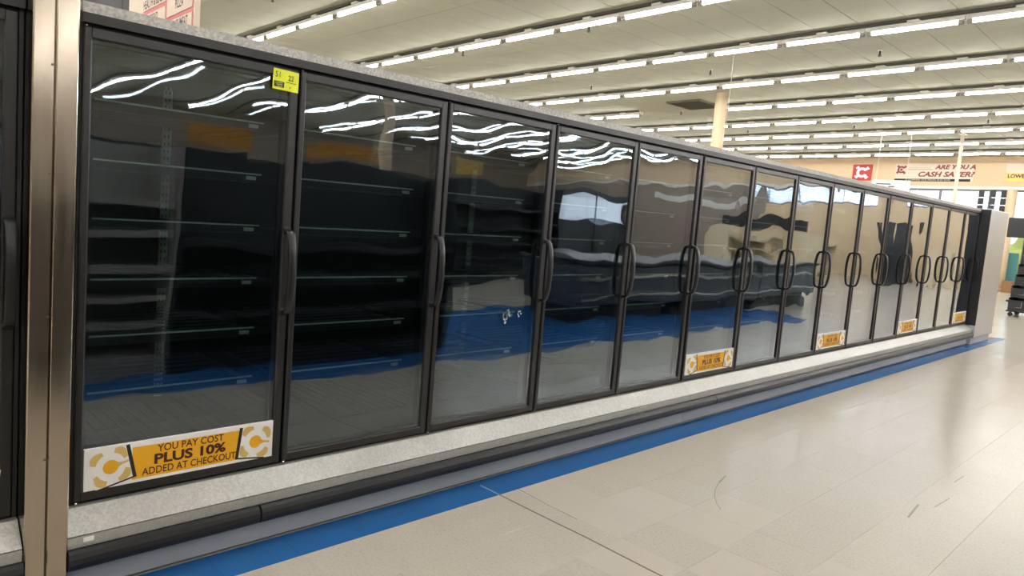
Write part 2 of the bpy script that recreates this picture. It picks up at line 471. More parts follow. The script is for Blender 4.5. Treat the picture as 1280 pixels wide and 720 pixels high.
for k, (zf, xs, xe, ys, ye) in enumerate(pcs):
    if k < 290 and zf < 1e8:
        inst('ceiling_panel', CTM, ceiling, (xs, ys, ZC))
    else:
        rest.box(xs+.002, xe-.002, ys+.002, ye-.002, ZC, ZC+.012, M_ceil)
rest.build('ceiling_panel_field', ceiling)['kind'] = 'stuff'

# walls
def wallbox(name, *a, m=M_wall):
    q = MB(); q.box(*a, m); return struct(q.build(name))
wallbox('wall_left', X0-.2, X0, Y0, Y1, 0, ZC, m=M_wallside)
wallbox('wall_back', X0-.2, X1+.2, Y0-.2, Y0, 0, ZC, m=M_wallside)
wallbox('wall_right', X1, X1+.2, Y0, Y1, 0, ZC, m=M_wallside)
q = MB()                                                             # front wall with windows
FZ = 3.47
WA = (-7.15, 1.0, .35, FZ)      # storefront glazing
WB = (4.9, 5.95, 2.80, FZ); WC = (6.75, 11.45, 2.80, FZ)     # clerestory
q.box(X0-.2, X1+.2, Y1, Y1+.25, FZ, ZC, M_wall)
q.box(X0-.2, WA[0], Y1, Y1+.25, 0, FZ, M_wall); q.box(WA[1], WB[0], Y1, Y1+.25, 0, FZ, M_wall)
q.box(WB[1], WC[0], Y1, Y1+.25, 0, FZ, M_wall); q.box(WC[1], X1+.2, Y1, Y1+.25, 0, FZ, M_wallside)
q.box(WC[0], WC[1], Y1, Y1+.25, 0, WC[2], M_wall)
q.box(WA[0], WA[1], Y1, Y1+.25, 0, WA[2], M_wall); q.box(WB[0], WB[1], Y1, Y1+.25, 0, WB[2], M_wall)
struct(q.build('wall_front'))
q = MB(); q.box(X0, X1, Y1-.06, Y1, FZ, FZ+.10, M_white)
struct(q.build('trim_1'))
def window(name, a, axis, cuts, mframe):
    lo, hi, z0, z1 = a
    root = bpy.data.objects.new(name, None); C.objects.link(root); struct(root)
    def bx(u0, u1, z0, z1, d0, d1, m, nm):
        q = MB()
        if axis == 'y': q.box(u0, u1, Y1+d0, Y1+d1, z0, z1, m)
        else: q.box(X1+d0, X1+d1, u0, u1, z0, z1, m)
        return q.build(nm, root)
    bx(lo, hi, z0, z0+.06, .05, .15, mframe, 'sill_bar'); bx(lo, hi, z1-.06, z1, .05, .15, mframe, 'head_bar')
    xs = [lo]+cuts+[hi]
    for k, c in enumerate(xs):
        wd = .035 if 0 < k < len(xs)-1 else .05
        bx(max(lo, c-wd), min(hi, c+wd), z0+.06, z1-.06, .05, .15, mframe, 'mullion')
    for a0, a1 in zip(xs[:-1], xs[1:]):
        bx(a0+.036, a1-.036, z0+.06, z1-.06, .095, .105, M_winglass, 'pane')
    return root
window('window_1', WA, 'y', [-5.9, -4.9, -3.45, -2.35, -1.25, -.2], M_mull)
window('window_2', WB, 'y', [], M_mull)
window('window_3', WC, 'y', [8.4, 9.8], M_mull)
# outside ground
q = MB(); q.box(-60, 60, 30.4, 90, -.3, -.05, M_asphalt)
struct(q.build('ground'))
# hedge across the parking lot
hb = MB()
bm = bmesh.new(); bmesh.ops.create_icosphere(bm, subdivisions=3, radius=1.0)
for v in bm.verts:
    n = v.co.normalized()
    s = 1+.12*math.sin(9*n.x+3*n.y)+.1*math.sin(13*n.z+5*n.y)+random.uniform(-.06, .06)
    v.co = Vector((n.x*3.4*s, n.y*1.0*s, max(-1.1, n.z*1.25*s)))
hb.addbm(bm, M_leaf, True); bm.free()
tag(hb.build('hedge', loc=(-1.6, 40, 1.05)), 'yellow-green bush outside the front window at far right', 'bush')

# ================================================================ CEILING LIGHTS
ROW0, ROWD, LX, LP = 5.74, 2.741, -2.82, 1.22
ZT = 4.45
def fixture_meshes():
    q = MB(); q.prism([(-.05, 4.475), (.05, 4.475), (.06, 4.50), (.045, 4.535), (-.045, 4.535), (-.06, 4.50)], 'x', -LP/2+.004, LP/2-.004, M_white)
    body = q.mesh('fixture_body')
    q = MB(); q.cyl((-LP/2+.085, 0, ZT), (LP/2-.085, 0, ZT), .023, M_tube, n=8, caps=False); tube = q.mesh('tube')
    q = MB(); q.box(-LP/2+.020, -LP/2+.083, -.030, .030, ZT-.030, 4.475, M_holder, .006); h1 = q.mesh('lamp_holder')
    q = MB(); q.box(LP/2-.083, LP/2-.020, -.030, .030, ZT-.030, 4.475, M_holder, .006); h2 = q.mesh('lamp_holder')
    q = MB(); q.box(-.075, .075, -.075, .075, 4.525, 4.562, M_white, .006); br = q.mesh('bracket')
    return body, tube, h1, h2, br
FB, FT, FH1, FH2, FBR = fixture_meshes()
def local(me, y=0, z=0): return me
ORD = ['first', 'second', 'third', 'fourth', 'fifth', 'sixth', 'seventh', 'eighth', 'ninth', 'tenth', 'eleventh', 'twelfth', 'thirteenth', 'fourteenth']
ROWN = ['nearest', 'second', 'third', 'fourth', 'fifth', 'sixth', 'seventh', 'eighth', 'ninth', 'tenth']
def header_v(u): return 17+.2125*(u-105)
for r in range(-5, 9):
    y = ROW0+r*ROWD
    k0, k1 = math.ceil((X0+.8-LX)/LP), math.floor((X1-1.5-LX)/LP)
    row = []
    for k in range(k0, k1):
        x = LX+(k+.5)*LP
        if r == 4 and -9.05 < x < -6.45: continue
        row.append(x)
    seen = []
    for x in row:
        u, v, zf = ray_at(x, y, ZT)
        ua, va, _ = ray_at(x-LP*.45, y, ZT); ub, vb, _ = ray_at(x+LP*.45, y, ZT)
        ok = zf > 0 and max(ua, ub) > 0 and min(ua, ub) < 1280 and max(va, vb) > 0 and (min(vb, va) < header_v(max(ua, ub))-3)
        if ok: seen.append(x)
    seen.sort()
    # dark channel the row hangs from
    for part, (a, b) in enumerate(([(-16+.02, -9.03), (-6.45, X1-.02)] if r == 4 else [(X0+.02, X1-.02)])):
        q = MB(); q.prism([(y-.04, 4.562), (y+.04, 4.562), (y+.04, 4.599), (y-.04, 4.599)], 'x', a, b, M_rail)
        o = q.build('light_channel')
        if r >= 0:
            s = ' left of the vent' if r == 4 and part == 0 else (' right of the vent' if r == 4 else '')
            tag(o, f'grey ceiling channel carrying the {ROWN[r]} visible row of strip lights{s}', 'channel', 'light channels on the ceiling')
        else:
            tag(o, f'grey ceiling channel outside the picture, {ORD[-r-1]} row before the nearest visible one', 'channel', 'light channels outside the picture')
    off = None
    for x in row:
        if x in seen:
            n = seen.index(x)
            t = thing('strip_light', f'lit white strip light, {ORD[n]} from the left in the {ROWN[r]} visible ceiling row', 'light', (x, y, 0), 0, 'ceiling strip lights')
            inst('lamp_holder', FH1, t); inst('lamp_holder', FH2, t); inst('bracket', FBR, t)
            inst('fixture_body', FB, t); inst('tube', FT, t)
        else:                                                       # the rest of the row, mirrored in the doors or behind the camera
            if off is None:
                lab = (f'lit strip lights outside the picture continuing the {ROWN[r]} visible row' if r >= 0 else
                       f'lit strip lights outside the picture, {ORD[-r-1]} row before the nearest visible one')
                off = thing('light_run', lab, 'light', (0, y, 0), 0, 'strip lights outside the picture')
            inst('fixture_body', FB, off, (x, 0, 0)); inst('tube', FT, off, (x, 0, 0))

# sprinklers
places = [(-8.0, 4.74), (-5.2, 6.5), (-5.0, 8.95), (-8.1, 9.0), (-4.93, 12.9), (-1.92, 12.9), (-8.0, 13.1), (-8.0, 17.2), (-5, 17.1), (-2, 17.1), (-5, 21.2), (-2, 21.2), (-8, 21.2), (-5, 25.3), (-2, 25.3)]
sp0 = None
for k, (x, y) in enumerate(places):
    if sp0 is None:
        sp0 = thing('fire_sprinkler', 'x', 'sprinkler', (x, y, ZC))
        q = MB(); q.cyl((0, 0, -.0), (0, 0, -.012), .04, M_white, n=10); q.build('escutcheon', sp0)
        q = MB(); q.cyl((0, 0, -.012), (0, 0, -.085), .014, M_sprk, n=8); q.cyl((0, 0, -.10), (0, 0, -.106), .028, M_sprk, n=8)
        q.box(-.02, -.012, -.004, .004, -.10, -.07, M_sprk); q.box(.012, .02, -.004, .004, -.10, -.07, M_sprk); q.build('sprinkler_head', sp0)
        s = sp0
    else:
        s = copy_tree(sp0); s.location = (x, y, ZC)
    col = 'left' if x < -7 else ('middle' if x < -4 else 'right')
    s['label'] = f'small dark fire sprinkler on the ceiling, {col} line, number {k+1} going away from the camera'
    s['group'] = 'ceiling fire sprinklers'
names_spr = {0: 'dark ceiling sprinkler above the middle of the first door, left of the nearest light row',
 1: 'dark ceiling sprinkler just in front of the nearest light row at the top edge', 2: 'small ceiling sprinkler just behind the second light row, at the top centre',
 3: 'small ceiling sprinkler under the second light row toward its left end', 4: 'ceiling sprinkler between third and fourth light rows, above the column',
 5: 'ceiling sprinkler between third and fourth light rows at the right', 6: 'ceiling sprinkler between third and fourth light rows, left of the vent',
 7: 'ceiling sprinkler just beyond the dark ceiling vent, by the column', 8: 'ceiling sprinkler behind the fifth light row, right of the column', 9: 'ceiling sprinkler behind the fifth light row at the far right',
 10: 'tiny ceiling sprinkler behind the sixth light row, centre of three', 11: 'tiny ceiling sprinkler behind the sixth light row, rightmost of three', 12: 'tiny ceiling sprinkler behind the sixth light row, leftmost of three',
 13: 'tiny ceiling sprinkler before the last light row, above the red square sign', 14: 'tiny ceiling sprinkler before the last light row, above the white pole'}
for k, o in enumerate([o for o in C.objects if o.name.startswith('fire_sprinkler')]): o['label'] = names_spr[k]

# ceiling vent
v = thing('ceiling_vent', 'dark square return-air grille in the ceiling beside the tan column', 'vent', (-7.15, 16.35, ZC-.005))
q = MB(); q.box(-.42, .42, -.56, .56, -.02, .004, M_vent); q.build('backing', v)
q = MB()
for a in ((-.46, -.42, -.6, .6), (.42, .46, -.6, .6), (-.42, .42, -.6, -.56), (-.42, .42, .56, .6)): q.box(a[0], a[1], a[2], a[3], -.04, .004, M_ventfr)
q.build('frame', v)
q = MB(); q.box(-.42, .42, -.012, .012, -.035, -.02, M_ventfr); me = q.mesh('slat')
for k in range(11): inst('slat', me, v, (0, -.5+k*.1, 0))
# hanging wires
q = MB(); q.cyl((0, 0, 0), (0, 0, 1.35), .004, M_white, n=5)
tag(q.build('hanging_wire', loc=(-4.02, 12.0, 3.25)), 'thin wire hanging from the ceiling left of the tan column', 'wire')

# ================================================================ FREEZER CASES
DP, CG = .775, .0132           # door pitch, extra gap between cases
ZB, ZTOP = .300, 1.852
NPANE = 0
# door (frame root mesh, local origin at left bottom of the door, x outward)
DW = DP-.012
def door_frame_mesh():
    q = MB()
    z0, z1 = ZB, ZTOP
    fw, rw = .024, .036
    d0, d1 = -.045, 0.0
    def bar(y0, y1, a, b):
        q.bevbox(d0, d1, y0, y1, a, b, M_frame, .004)
    bar(0, fw, z0, z1); bar(DW-rw, DW, z0, z1)
    bar(fw-.004, DW-rw+.004, z1-.035, z1); bar(fw-.004, DW-rw+.004, z0, z0+.034)
    return q.mesh('door')
DOORM = door_frame_mesh()
GY0, GY1, GZ0, GZ1 = .024, DW-.036, ZB+.034, ZTOP-.035
q = MB(); q.box(-.016, -.010, GY0-.003, GY1+.003, GZ0-.003, GZ1+.003, M_pane); PANE1 = q.mesh('outer_pane')
q = MB(); q.box(-.036, -.031, GY0-.003, GY1+.003, GZ0-.003, GZ1+.003, M_pane2); PANE2 = q.mesh('inner_pane')
q = MB()      # black ceramic border / spacer between the panes
for a in ((GY0-.002, GY0+.006, GZ0, GZ1), (GY1-.014, GY1+.002, GZ0, GZ1), (GY0+.006, GY1-.014, GZ0, GZ0+.01), (GY0+.006, GY1-.014, GZ1-.012, GZ1)):
    q.box(-.030, -.0165, *a, M_gasket)
SPACER = q.mesh('glass_spacer')
q = MB()
for a in ((.004, .022, ZB+.004, ZTOP-.004), (DW-.03, DW-.006, ZB+.004, ZTOP-.004), (.022, DW-.03, ZB+.004, ZB+.028), (.022, DW-.03, ZTOP-.03, ZTOP-.004)):
    q.box(-.062, -.0455, *a, M_gasket)
GASK = q.mesh('gasket')
def handle_mesh():
    q = MB(); path = []
    for i in range(15):
        t = i/14; a = PI*t
        z = 1.074-.160*math.cos(a)
        x = .004+.050*(math.sin(a)**.55 if 0 < i < 14 else 0)
        path.append(Vector((x, 0, z)))
    prof = [(-.016, -.004), (-.011, -.008), (.011, -.008), (.016, -.004), (.016, .004), (.011, .008), (-.011, .008), (-.016, .004)]
    q.sweep(path, prof, M_black)
    q.box(-.004, .006, -.017, .017, .900, .928, M_black, .003); q.box(-.004, .006, -.017, .017, 1.220, 1.248, M_black, .003)
    return q.mesh('handle')
HANDLE = handle_mesh()
q = MB(); q.cyl((-.012, .008, ZTOP), (-.012, .008, ZTOP+.008), .005, M_chrome, n=8); HP1 = q.mesh('hinge_pin')
q = MB(); q.cyl((-.006, .008, ZB-.010), (-.006, .008, ZB), .006, M_chrome, n=8); HP2 = q.mesh('hinge_pin')

# price sticker (printed plastic strip)
def sticker_mesh():
    q = MB(); X = .0
    sy0, sy1, sz0, sz1 = .030, .727, .332, .477
    q.box(-.011, .0005-.001, sy0, sy1, sz0, sz1, M_paper)
    P = lambda h: (lambda u, v: (h, u, v))
    def rect(y0, y1, z0, z1, m, h): q.poly([(h, y0, z0), (h, y1, z0), (h, y1, z1), (h, y0, z1)], m)
    cy, cz = (sy0+sy1)/2, (sz0+sz1)/2
    rect(.186, .612, sz0+.012, sz1-.018, M_amber, .0002)
    for txt, size, dz, bd, wd in (('YOU PAY COST', .037, .040, .0005, .248), ('PLUS 10%', .049, .001, .0019, .268), ('ADDED AT CHECKOUT', .037, -.038, .0005, .352)):
        put_text(q, txt, size, lambda u, v, dz=dz: (.0006, .396+u, cz-.003+dz+v), M_maroon, bold=bd, fit=wd)
    for cy_, rot in ((.115, .22), (.652, -.13)):
        ca, sa = math.cos(rot), math.sin(rot)
        def T(u, v, h=.0010): return (h, cy_+u*ca-v*sa, cz-.001+u*sa+v*ca)
        S = .062
        sg = 1 if cy_ < .4 else -1
        q.poly([T(u+sg*.013, v-.006, .0004) for u, v in ((-S, -S), (S, -S), (S, S), (-S, S))], M_shadowprint)
        q.poly([T(u, v, .0006) for u, v in ((-S, -S), (S, -S), (S, S), (-S, S))], M_paper)
        for k in range(4):                                  # four corner pieces outside the ring
            n = 6; c0 = PI/4+k*PI/2
            for i in range(n):
                a0, a1 = c0-.50+.86*i/n, c0-.50+.86*(i+1)/n
                f = lambda a: min(1.22*S, .98*S/max(abs(math.cos(a)), abs(math.sin(a))))
                q.poly([T(math.cos(t)*r, math.sin(t)*r, .0009) for t, r in ((a0, .80*S), (a0, f(a0)), (a1, f(a1)), (a1, .80*S))], M_tan)
        q.poly([T(.40*S*math.cos(2*PI*i/16)*1.05, .40*S*math.sin(2*PI*i/16), .0010) for i in range(16)], M_amber)
        q.poly([T(u, v, .0009) for u, v in ((.3*S, -.17*S), (.62*S, -.07*S), (.98*S, -.06*S), (.98*S, .06*S), (.62*S, .07*S), (.3*S, .17*S))], M_tan)
    return q.mesh('price_sticker')
STICK = sticker_mesh()

def upright_mesh():
    q = MB(); w_, pitch = .05, .032
    for (a, b) in ((-.019, -.013), (-.004, .004), (.013, .019)):
        q.box(-.735, -.725, a, b, .42, 1.80, M_shiny)
    z = .42
    while z < 1.8:
        q.box(-.735, -.725, -.013, -.004, z, z+.018, M_shiny); q.box(-.735, -.725, .004, .013, z, z+.018, M_shiny)
        z += pitch
    return q.mesh('shelf_standard')
UPR = upright_mesh()
def shelf_mesh():
    q = MB(); ya, yb = .03, DP-.09
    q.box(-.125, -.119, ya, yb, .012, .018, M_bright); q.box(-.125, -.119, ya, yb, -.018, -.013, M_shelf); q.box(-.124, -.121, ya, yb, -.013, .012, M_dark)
    q.box(-.70, -.125, ya, ya+.008, -.012, 0, M_shelf); q.box(-.70, -.125, yb-.008, yb, -.012, 0, M_shelf)
    for k in range(8): q.cyl((-.15-k*.075, ya, .004), (-.15-k*.075, yb, .004), .004, M_shelf, n=5)
    return q.mesh('shelf')
SHELF = shelf_mesh()
q = MB()
for k in range(16): q.cyl((-.70, .03+k*.046, .014), (-.10, .03+k*.046, .014), .003, M_gasket, n=5, caps=False)
for x in (-.1, -.4, -.7): q.cyl((x, .02, .008), (x, DP-.06, .008), .0035, M_gasket, n=5)
DECK = q.mesh('wire_deck')
q = MB(); q.box(-.735, -.66, -.03, .03, ZB+.12, 1.80, M_dark); MULL_IN = q.mesh('post')
q = MB()                                                             # white tabs painted as light glints on the shelf ends at each mullion
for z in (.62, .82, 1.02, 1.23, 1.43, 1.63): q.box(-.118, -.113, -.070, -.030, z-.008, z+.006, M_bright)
GLINTS = q.mesh('shelf_glint')

def sticker_on(d, dy=0): inst('price_sticker', STICK, d, (0, dy, 0))
def build_case(y0, n, label, stickers=(), bumper_cuts=(), lead=0.0, first=None):
    """y0: left end of the case's first door"""
    t = thing('freezer_case', label, 'freezer', (0, y0, 0), 0, 'glass door freezer cases')
    L = n*DP
    a, b = -.006, L+CG-.008
    def part(nm, fn):
        q = MB(); fn(q); return q.build(nm, t)
    part('cabinet', lambda q: (q.box(-.80, -.74, a, b, .02, 1.90, M_dark), q.box(-.74, -.02, a, a+.012, .26, 1.90, M_dark), q.box(-.74, -.02, b-.012, b, .26, 1.90, M_dark),
         q.box(-.74, -.02, a+.012, b-.012, 1.865, 1.90, M_dark), q.box(-.74, -.02, a+.012, b-.012, .26, .29, M_dark)))
    part('header', lambda q: q.prism([(-.02, 1.862), (.004, 1.862), (.004, 1.892), (-.02, 1.892)], 'y', a, b, M_header))
    part('top_cap', lambda q: (q.box(-.80, -.001, a, b, 1.9005, 1.926, M_galvtop), q.box(-.010, -.001, a, b, 1.8925, 1.9005, M_galvtop)))
    # face frame behind the doors
    part('face_frame', lambda q: (q.box(-.11, -.064, a+.012, b-.012, 1.80, 1.865, M_gasket), q.box(-.11, -.064, a+.012, b-.012, .29, .34, M_gasket), q.box(-.064, -.02, a+.012, b-.012, 1.856, 1.865, M_gasket)))
    for k in range(n+1):
        yc = min(max(k*DP-.006, a+.035), b-.035)
        part('mullion', lambda q: q.box(-.11, -.064, yc-.022, yc+.022, .34, 1.80, M_gasket))
    SX = .08
    part('sill', lambda q: q.prism([(-.02, .286), (.004, .286), (SX, .222), (SX-.004, .218), (.0, .278), (-.02, .278)], 'y', a-lead, b, M_galv))
    part('sill_lip', lambda q: q.box(SX-.004, SX+.0005, a-lead, b, .181, .2175, M_galvlip))
    part('kick_plate', lambda q: q.box(.020, .035, a-lead, b, .014, .175, M_kick))
    part('base', lambda q: q.box(-.80, .020, a, b, .004, .26, M_gasket))
    cuts = [a-lead]+list(bumper_cuts)+[b]
    prof = [(.036, .117), (.075, .110), (.095, .113), (.107, .122), (.112, .140), (.112, .158), (.105, .172), (.092, .1795), (.036, .1795)]
    for k, (c0, c1) in enumerate(zip(cuts[:-1], cuts[1:])):
        s0 = .004 if k else 0; s1 = .004 if k < len(cuts)-2 else 0
        part('bumper', lambda q: (q.prism(prof, 'y', c0+s0, c1-s1, M_rubber), ))
    for k in range(n):
        d = inst('door', DOORM, t, (0, k*DP, 0))
        inst('outer_pane', PANE1, d); inst('inner_pane', PANE2, d); inst('glass_spacer', SPACER, d); inst('gasket', GASK, d)
        inst('handle', HANDLE, d, (0, DW-.019, 0)); inst('hinge_pin', HP1, d); inst('hinge_pin', HP2, d)
        if k in stickers: sticker_on(d, .012 if label.startswith('freezer case cut') else 0)
        if k == 0 and first: first(d)
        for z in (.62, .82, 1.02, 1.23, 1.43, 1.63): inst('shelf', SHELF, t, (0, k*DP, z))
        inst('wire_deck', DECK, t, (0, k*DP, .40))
        inst('shelf_glint', GLINTS, t, (0, k*DP+DP-.085, 0))
    return t
Y_A = 0.0
Y_B = 5*DP+CG
Y_C = 10*DP+2*CG
def yellow_tag(d):
    q = MB()
    ca, sa = math.cos(-.03), math.sin(-.03)
    def T(u, v, h=.0): return (.0022+h, .7065+u*ca-v*sa, 1.803+u*sa+v*ca)
    W, H = .054, .038
    lo = [T(-W, -H, -.0017), T(W, -H, -.0017), T(W, H, -.0017), T(-W, H, -.0017)]; hi = [T(-W, -H), T(W, -H, .002), T(W, H), T(-W, H)]
    q.poly(hi, M_yellow); q.poly(lo[::-1], M_yellow)
    for i in range(4): j = (i+1) % 4; q.poly([lo[i], lo[j], hi[j], hi[i]], M_yellow)
    h = .0015
    q.poly([T(u, v, h) for u, v in ((-.049, -.029), (-.007, -.029), (-.007, -.008), (-.049, -.008))], M_ink)
    for k in range(3): q.poly([T(u, v, h+.0003) for u, v in ((-.044+.004*k, -.013-.006*k), (-.014, -.0115-.006*k), (-.014, -.0135-.006*k), (-.044+.004*k, -.015-.006*k))], M_yellow)
    q.poly([T(u, v, h) for u, v in ((.0, -.0075), (.042, -.0075), (.042, -.0055), (.0, -.0055))], M_ink)
    q.poly([T(u, v, h) for u, v in ((.017, -.0285), (.020, -.0285), (.020, -.020), (.017, -.020))], M_ink)
    put_text(q, '51', .030, lambda u, v: T(-.034+u, .016+v, h), M_ink, width=.9)
    put_text(q, '22', .028, lambda u, v: T(.020+u, .010+v, h), M_ink, width=.9)
    o = q.build('yellow_price_tag', d); o['label'] = 'bright yellow price tag with handwritten digits'
case1 = build_case(Y_A, 5, 'freezer case with five dark glass doors nearest the camera, yellow tag on its first door', (0,), (.635,), .029, first=yellow_tag)
case2 = build_case(Y_B, 5, 'middle freezer case of five glass doors, price stickers on its first and fourth doors', (0, 3), (4.205-Y_B, 7.60-Y_B))
case3 = build_case(Y_C, 5, 'farthest freezer case, five glass doors ending against the tall stainless end panel', (1, 4), (11.1-Y_C,))
# the case beyond the stainless post at the left edge: one door shows
case0 = build_case(-.160-2*DP-.008, 2, 'freezer case cut off by the left edge, left of the stainless post', (0, 1))
# peeled sticker residue on the third door
q = MB()
M_resid = mat('residue_white', srgb(190, 200, 205), .8)
rng = random.Random(3)
for k in range(16):
    a = rng.uniform(0, 2*PI); r = rng.uniform(0, .035); cy_, cz_ = .50+r*math.cos(a), .835+r*math.sin(a)
    s = rng.uniform(.006, .014); n = 6
    q.poly([(-.0095, cy_+s*math.cos(2*PI*i/n)*rng.uniform(.6, 1.2), cz_+s*math.sin(2*PI*i/n)*rng.uniform(.6, 1.2)) for i in range(n)], M_resid)
for k in range(5):
    cy_, cz_ = .60+.011*math.cos(k*1.1), .845+.014*math.sin(k*1.1)
    q.poly([(-.0095, cy_+.005*math.cos(2*PI*i/6), cz_+.005*math.sin(2*PI*i/6)) for i in range(6)], M_resid)
third = sorted([c for c in case1.children if c.name.split('.')[0] == 'door'], key=lambda o: o.location.y)[2]
o = q.build('sticker_residue', third); o['kind'] = 'stuff'; o['label'] = 'white peeled sticker residue'
# shelf standards on the back wall of the cases
for k, yy in enumerate((.528, 2.44, 4.30, 6.2, 8.1, 10.0)):
    par, off = (case1, Y_A) if yy < Y_B else ((case2, Y_B) if yy < Y_C else (case3, Y_C))
    inst('shelf_standard', UPR, par, (0, yy-off, 0))
# small paper label on the sill lip
q = MB(); q.box(.0806, .0815, .012, .045, .196, .212, M_paper); q.build('paper_label', case1)

# stainless post between the left case and the run: two folded strips
p = thing('end_post', 'stainless steel post of two strips between left freezer and first door', 'post', (0, -.09, 0))
def poststrip(y0, y1):
    q = MB(); q.bevbox(-.75, .092, y0, y1, .004, 2.02, M_steel, .004); return q.build('post_strip', p)
poststrip(-.070, -.0105); poststrip(-.0085, .054)
M_rivet = mat('rivet', srgb(120, 110, 98), .4, .8)
q = MB()
for z in (.5, .95, 1.38, 1.7): q.cyl((.092, -.018, z), (.0945, -.018, z), .0035, M_rivet, n=8)
q.build('rivet', p)
# jam end of left case sill: small brown pipe stub
q = MB(); q.cyl((.05, -.166, .02), (.05, -.166, .14), .012, M_card, n=8)
tag(q.build('pipe_stub', ), 'short tan pipe stub beside the bottom of the stainless post', 'pipe')

# far end panel
YE = 15*DP+3*CG
p = thing('end_cabinet', 'tall stainless end panel closing the far end of the freezer run', 'panel', (0, YE, 0))
q = MB(); q.bevbox(-.80, .105, .012, 1.15, .10, 1.935, M_steel_end, .01); q.build('steel_shell', p)
q = MB(); q.box(-.80, .110, 0, .0115, .28, 1.92, M_black); q.build('side_strip', p)
q = MB(); q.box(-.80, .075, .02, 1.14, .004, .0995, M_kick); q.build('base', p)

# ================================================================ BEYOND THE FREEZERS
# hanging department sign at the upper left
s = thing('department_sign', 'hanging white sign with rose grid listing departments, above the first door', 'sign', (-3.37, 1.4, 2.2))
q = MB(); q.box(-.74, .74, -.02, .02, 0, 1.5, M_cream); q.build('board', s)
def cell(x0, x1, z0, z1, txt, zt=.075):
    q = MB(); b = .018
    q.box(x0+b, x1-b, -.026, -.0205, z0+b, z1-b, M_cream)
    if txt: put_text(q, txt, .095, lambda u, v: ((x0+x1)/2+u, -.0265, z0+zt+v), M_dgrey, width=.62, bold=.0015)
    q.build('name_cell', s)
q = MB(); q.box(-.36, .72, -.0205, -.0201, .02, 1.48, M_pinkred); q.build('grid', s)
rz = [.0, .21, .48, .75, 1.02, 1.29]
L1 = [None, 'CEREAL', 'HEALTH & BEAUTY', None, None]
for k in range(4): cell(-.36, .18, .075+.27*k+.0, .075+.27*(k+1), (None, 'BREAD', 'HEALTH & BEAUTY', None)[k], .20 if k == 1 else .06)
for k in range(5): cell(.18, .72, -.06+.27*k+.0, -.06+.27*(k+1), (None, 'LUNCHMEAT', 'PIZZA', None, None)[k], .205 if k == 1 else .085) if k else None
for x in (-.6, .6):
    q = MB(); q.cyl((x, 0, 1.5), (x, 0, 2.4), .006, M_white, n=5); q.build('hanger', s)
# dark panels hanging beside it
s = thing('dark_panel', 'dark grey double panel hanging left of the department sign', 'panel', (-4.95, 1.5, 2.3))
q = MB(); q.box(-1.2, .37, -.04, .04, 0, 1.7, M_dgrey, .006); q.build('board', s)
q = MB(); q.box(.38, .80, -.04, .04, 0, 1.7, M_dgrey, .006); q.build('board', s)
for x in (-1, .6):
    q = MB(); q.cyl((x, 0, 1.7), (x, 0, 2.3), .006, M_white, n=5); q.build('hanger', s)

# round tan column, white pole, right column
def column(name, label, x, y, r, m, base, h=ZC):
    t = thing(name, label, 'column', (x, y, 0))
    q = MB(); q.cyl((0, 0, 0), (0, 0, h), r, m, n=24); q.build('shaft', t)
    q = MB(); q.cyl((0, 0, 0), (0, 0, .12), r+.012, M_gasket if base else m, n=24); q.build('base', t)
    return t
column('round_column', 'round tan ceiling column rising behind the fifth and sixth doors', -5.92, 15.36, .135, M_column, True)
column('round_column', 'thick tan column standing right of the stainless end panel', -2.78, 29.6, .14, M_column, False, 3.46)
t = thing('conduit_pole', 'slim off-white pole in front of the white store banner', 'pole', (-3.06, 23.8, 0))
q = MB(); q.cyl((0, 0, 0), (0, 0, ZC), .045, M_pole, n=12); q.build('pole', t)
q = MB(); q.box(-.09, .09, -.09, .09, ZC-.03, ZC-.001, M_pole); q.build('ceiling_plate', t)

# signs on the front wall
def logo(q, fn, S, m, mi, h):
    """ring with four bent arms round a core, opening to the right"""
    for qd in quads_of_band(.34*S, .66*S, .5, 2*PI-.5, 22): q.poly([fn(u, v, h) for u, v in qd], m)
    for k in range(4):
        a = PI/4+k*PI/2-.1
        for qd in quads_of_band(.64*S, .98*S, a-.20, a+.26, 5): q.poly([fn(u, v, h) for u, v in qd], m)
    if mi: q.poly([fn(.24*S*math.cos(2*PI*i/14), .24*S*math.sin(2*PI*i/14), h) for i in range(14)], mi)
WY = Y1-.001
M_cap = M_white
t = thing('logo_sign', 'square red sign with white ring emblem on the front wall', 'sign', (-7.50, WY, 4.05))
q = MB(); q.box(-.33, .33, -.05, 0, -.31, .31, M_red); q.build('board', t)
q = MB(); logo(q, lambda u, v, h: (u, -.05-h, v), .30, M_paper, None, .002); q.build('emblem', t)
t = thing('store_banner', 'long off-white banner asking a question in dark red italic letters', 'banner', (-5.17, WY, 4.06))
q = MB(); q.box(-1.21, 1.21, -.03, 0, -.325, .325, M_cream); q.build('board', t)
q = MB(); q.box(-1.21, 1.12, -.034, -.0305, -.325, -.235, M_dgrey)
put_text(q, 'COMPARE OUR PRICES AND SAVE', .085, lambda u, v: (-.12+u, -.0355, -.28+v), M_cream, width=1.0); q.build('lower_strip', t)
q = MB(); logo(q, lambda u, v, h: (-1.02+u, -.031-h, .10+v), .20, M_brick, M_brick, .002); q.build('emblem', t)
q = MB()
put_text(q, 'ARE YOU A', .205, lambda u, v: (.63+u, -.032, .185+v), M_brick, shear=.25, width=1.12, bold=.009)
put_text(q, 'CASH SAVER?', .245, lambda u, v: (.35+u, -.032, -.075+v), M_brick, shear=.25, width=1.14, bold=.009)
q.box(-.86, -.05, -.033, -.031, .10, .115, M_red); q.box(-.80, -.12, -.033, -.031, .165, .185, M_tan); q.build('lettering', t)
t = thing('price_banner', 'yellow and white banner cut off by the right edge of the picture', 'banner', (-1.95, WY, 4.055))
q = MB(); q.box(-1.14, 1.14, -.03, 0, -.005, .31, M_cream); q.build('upper_board', t)
q = MB(); q.box(-1.14, 1.14, -.03, 0, -.31, -.006, M_banyel)
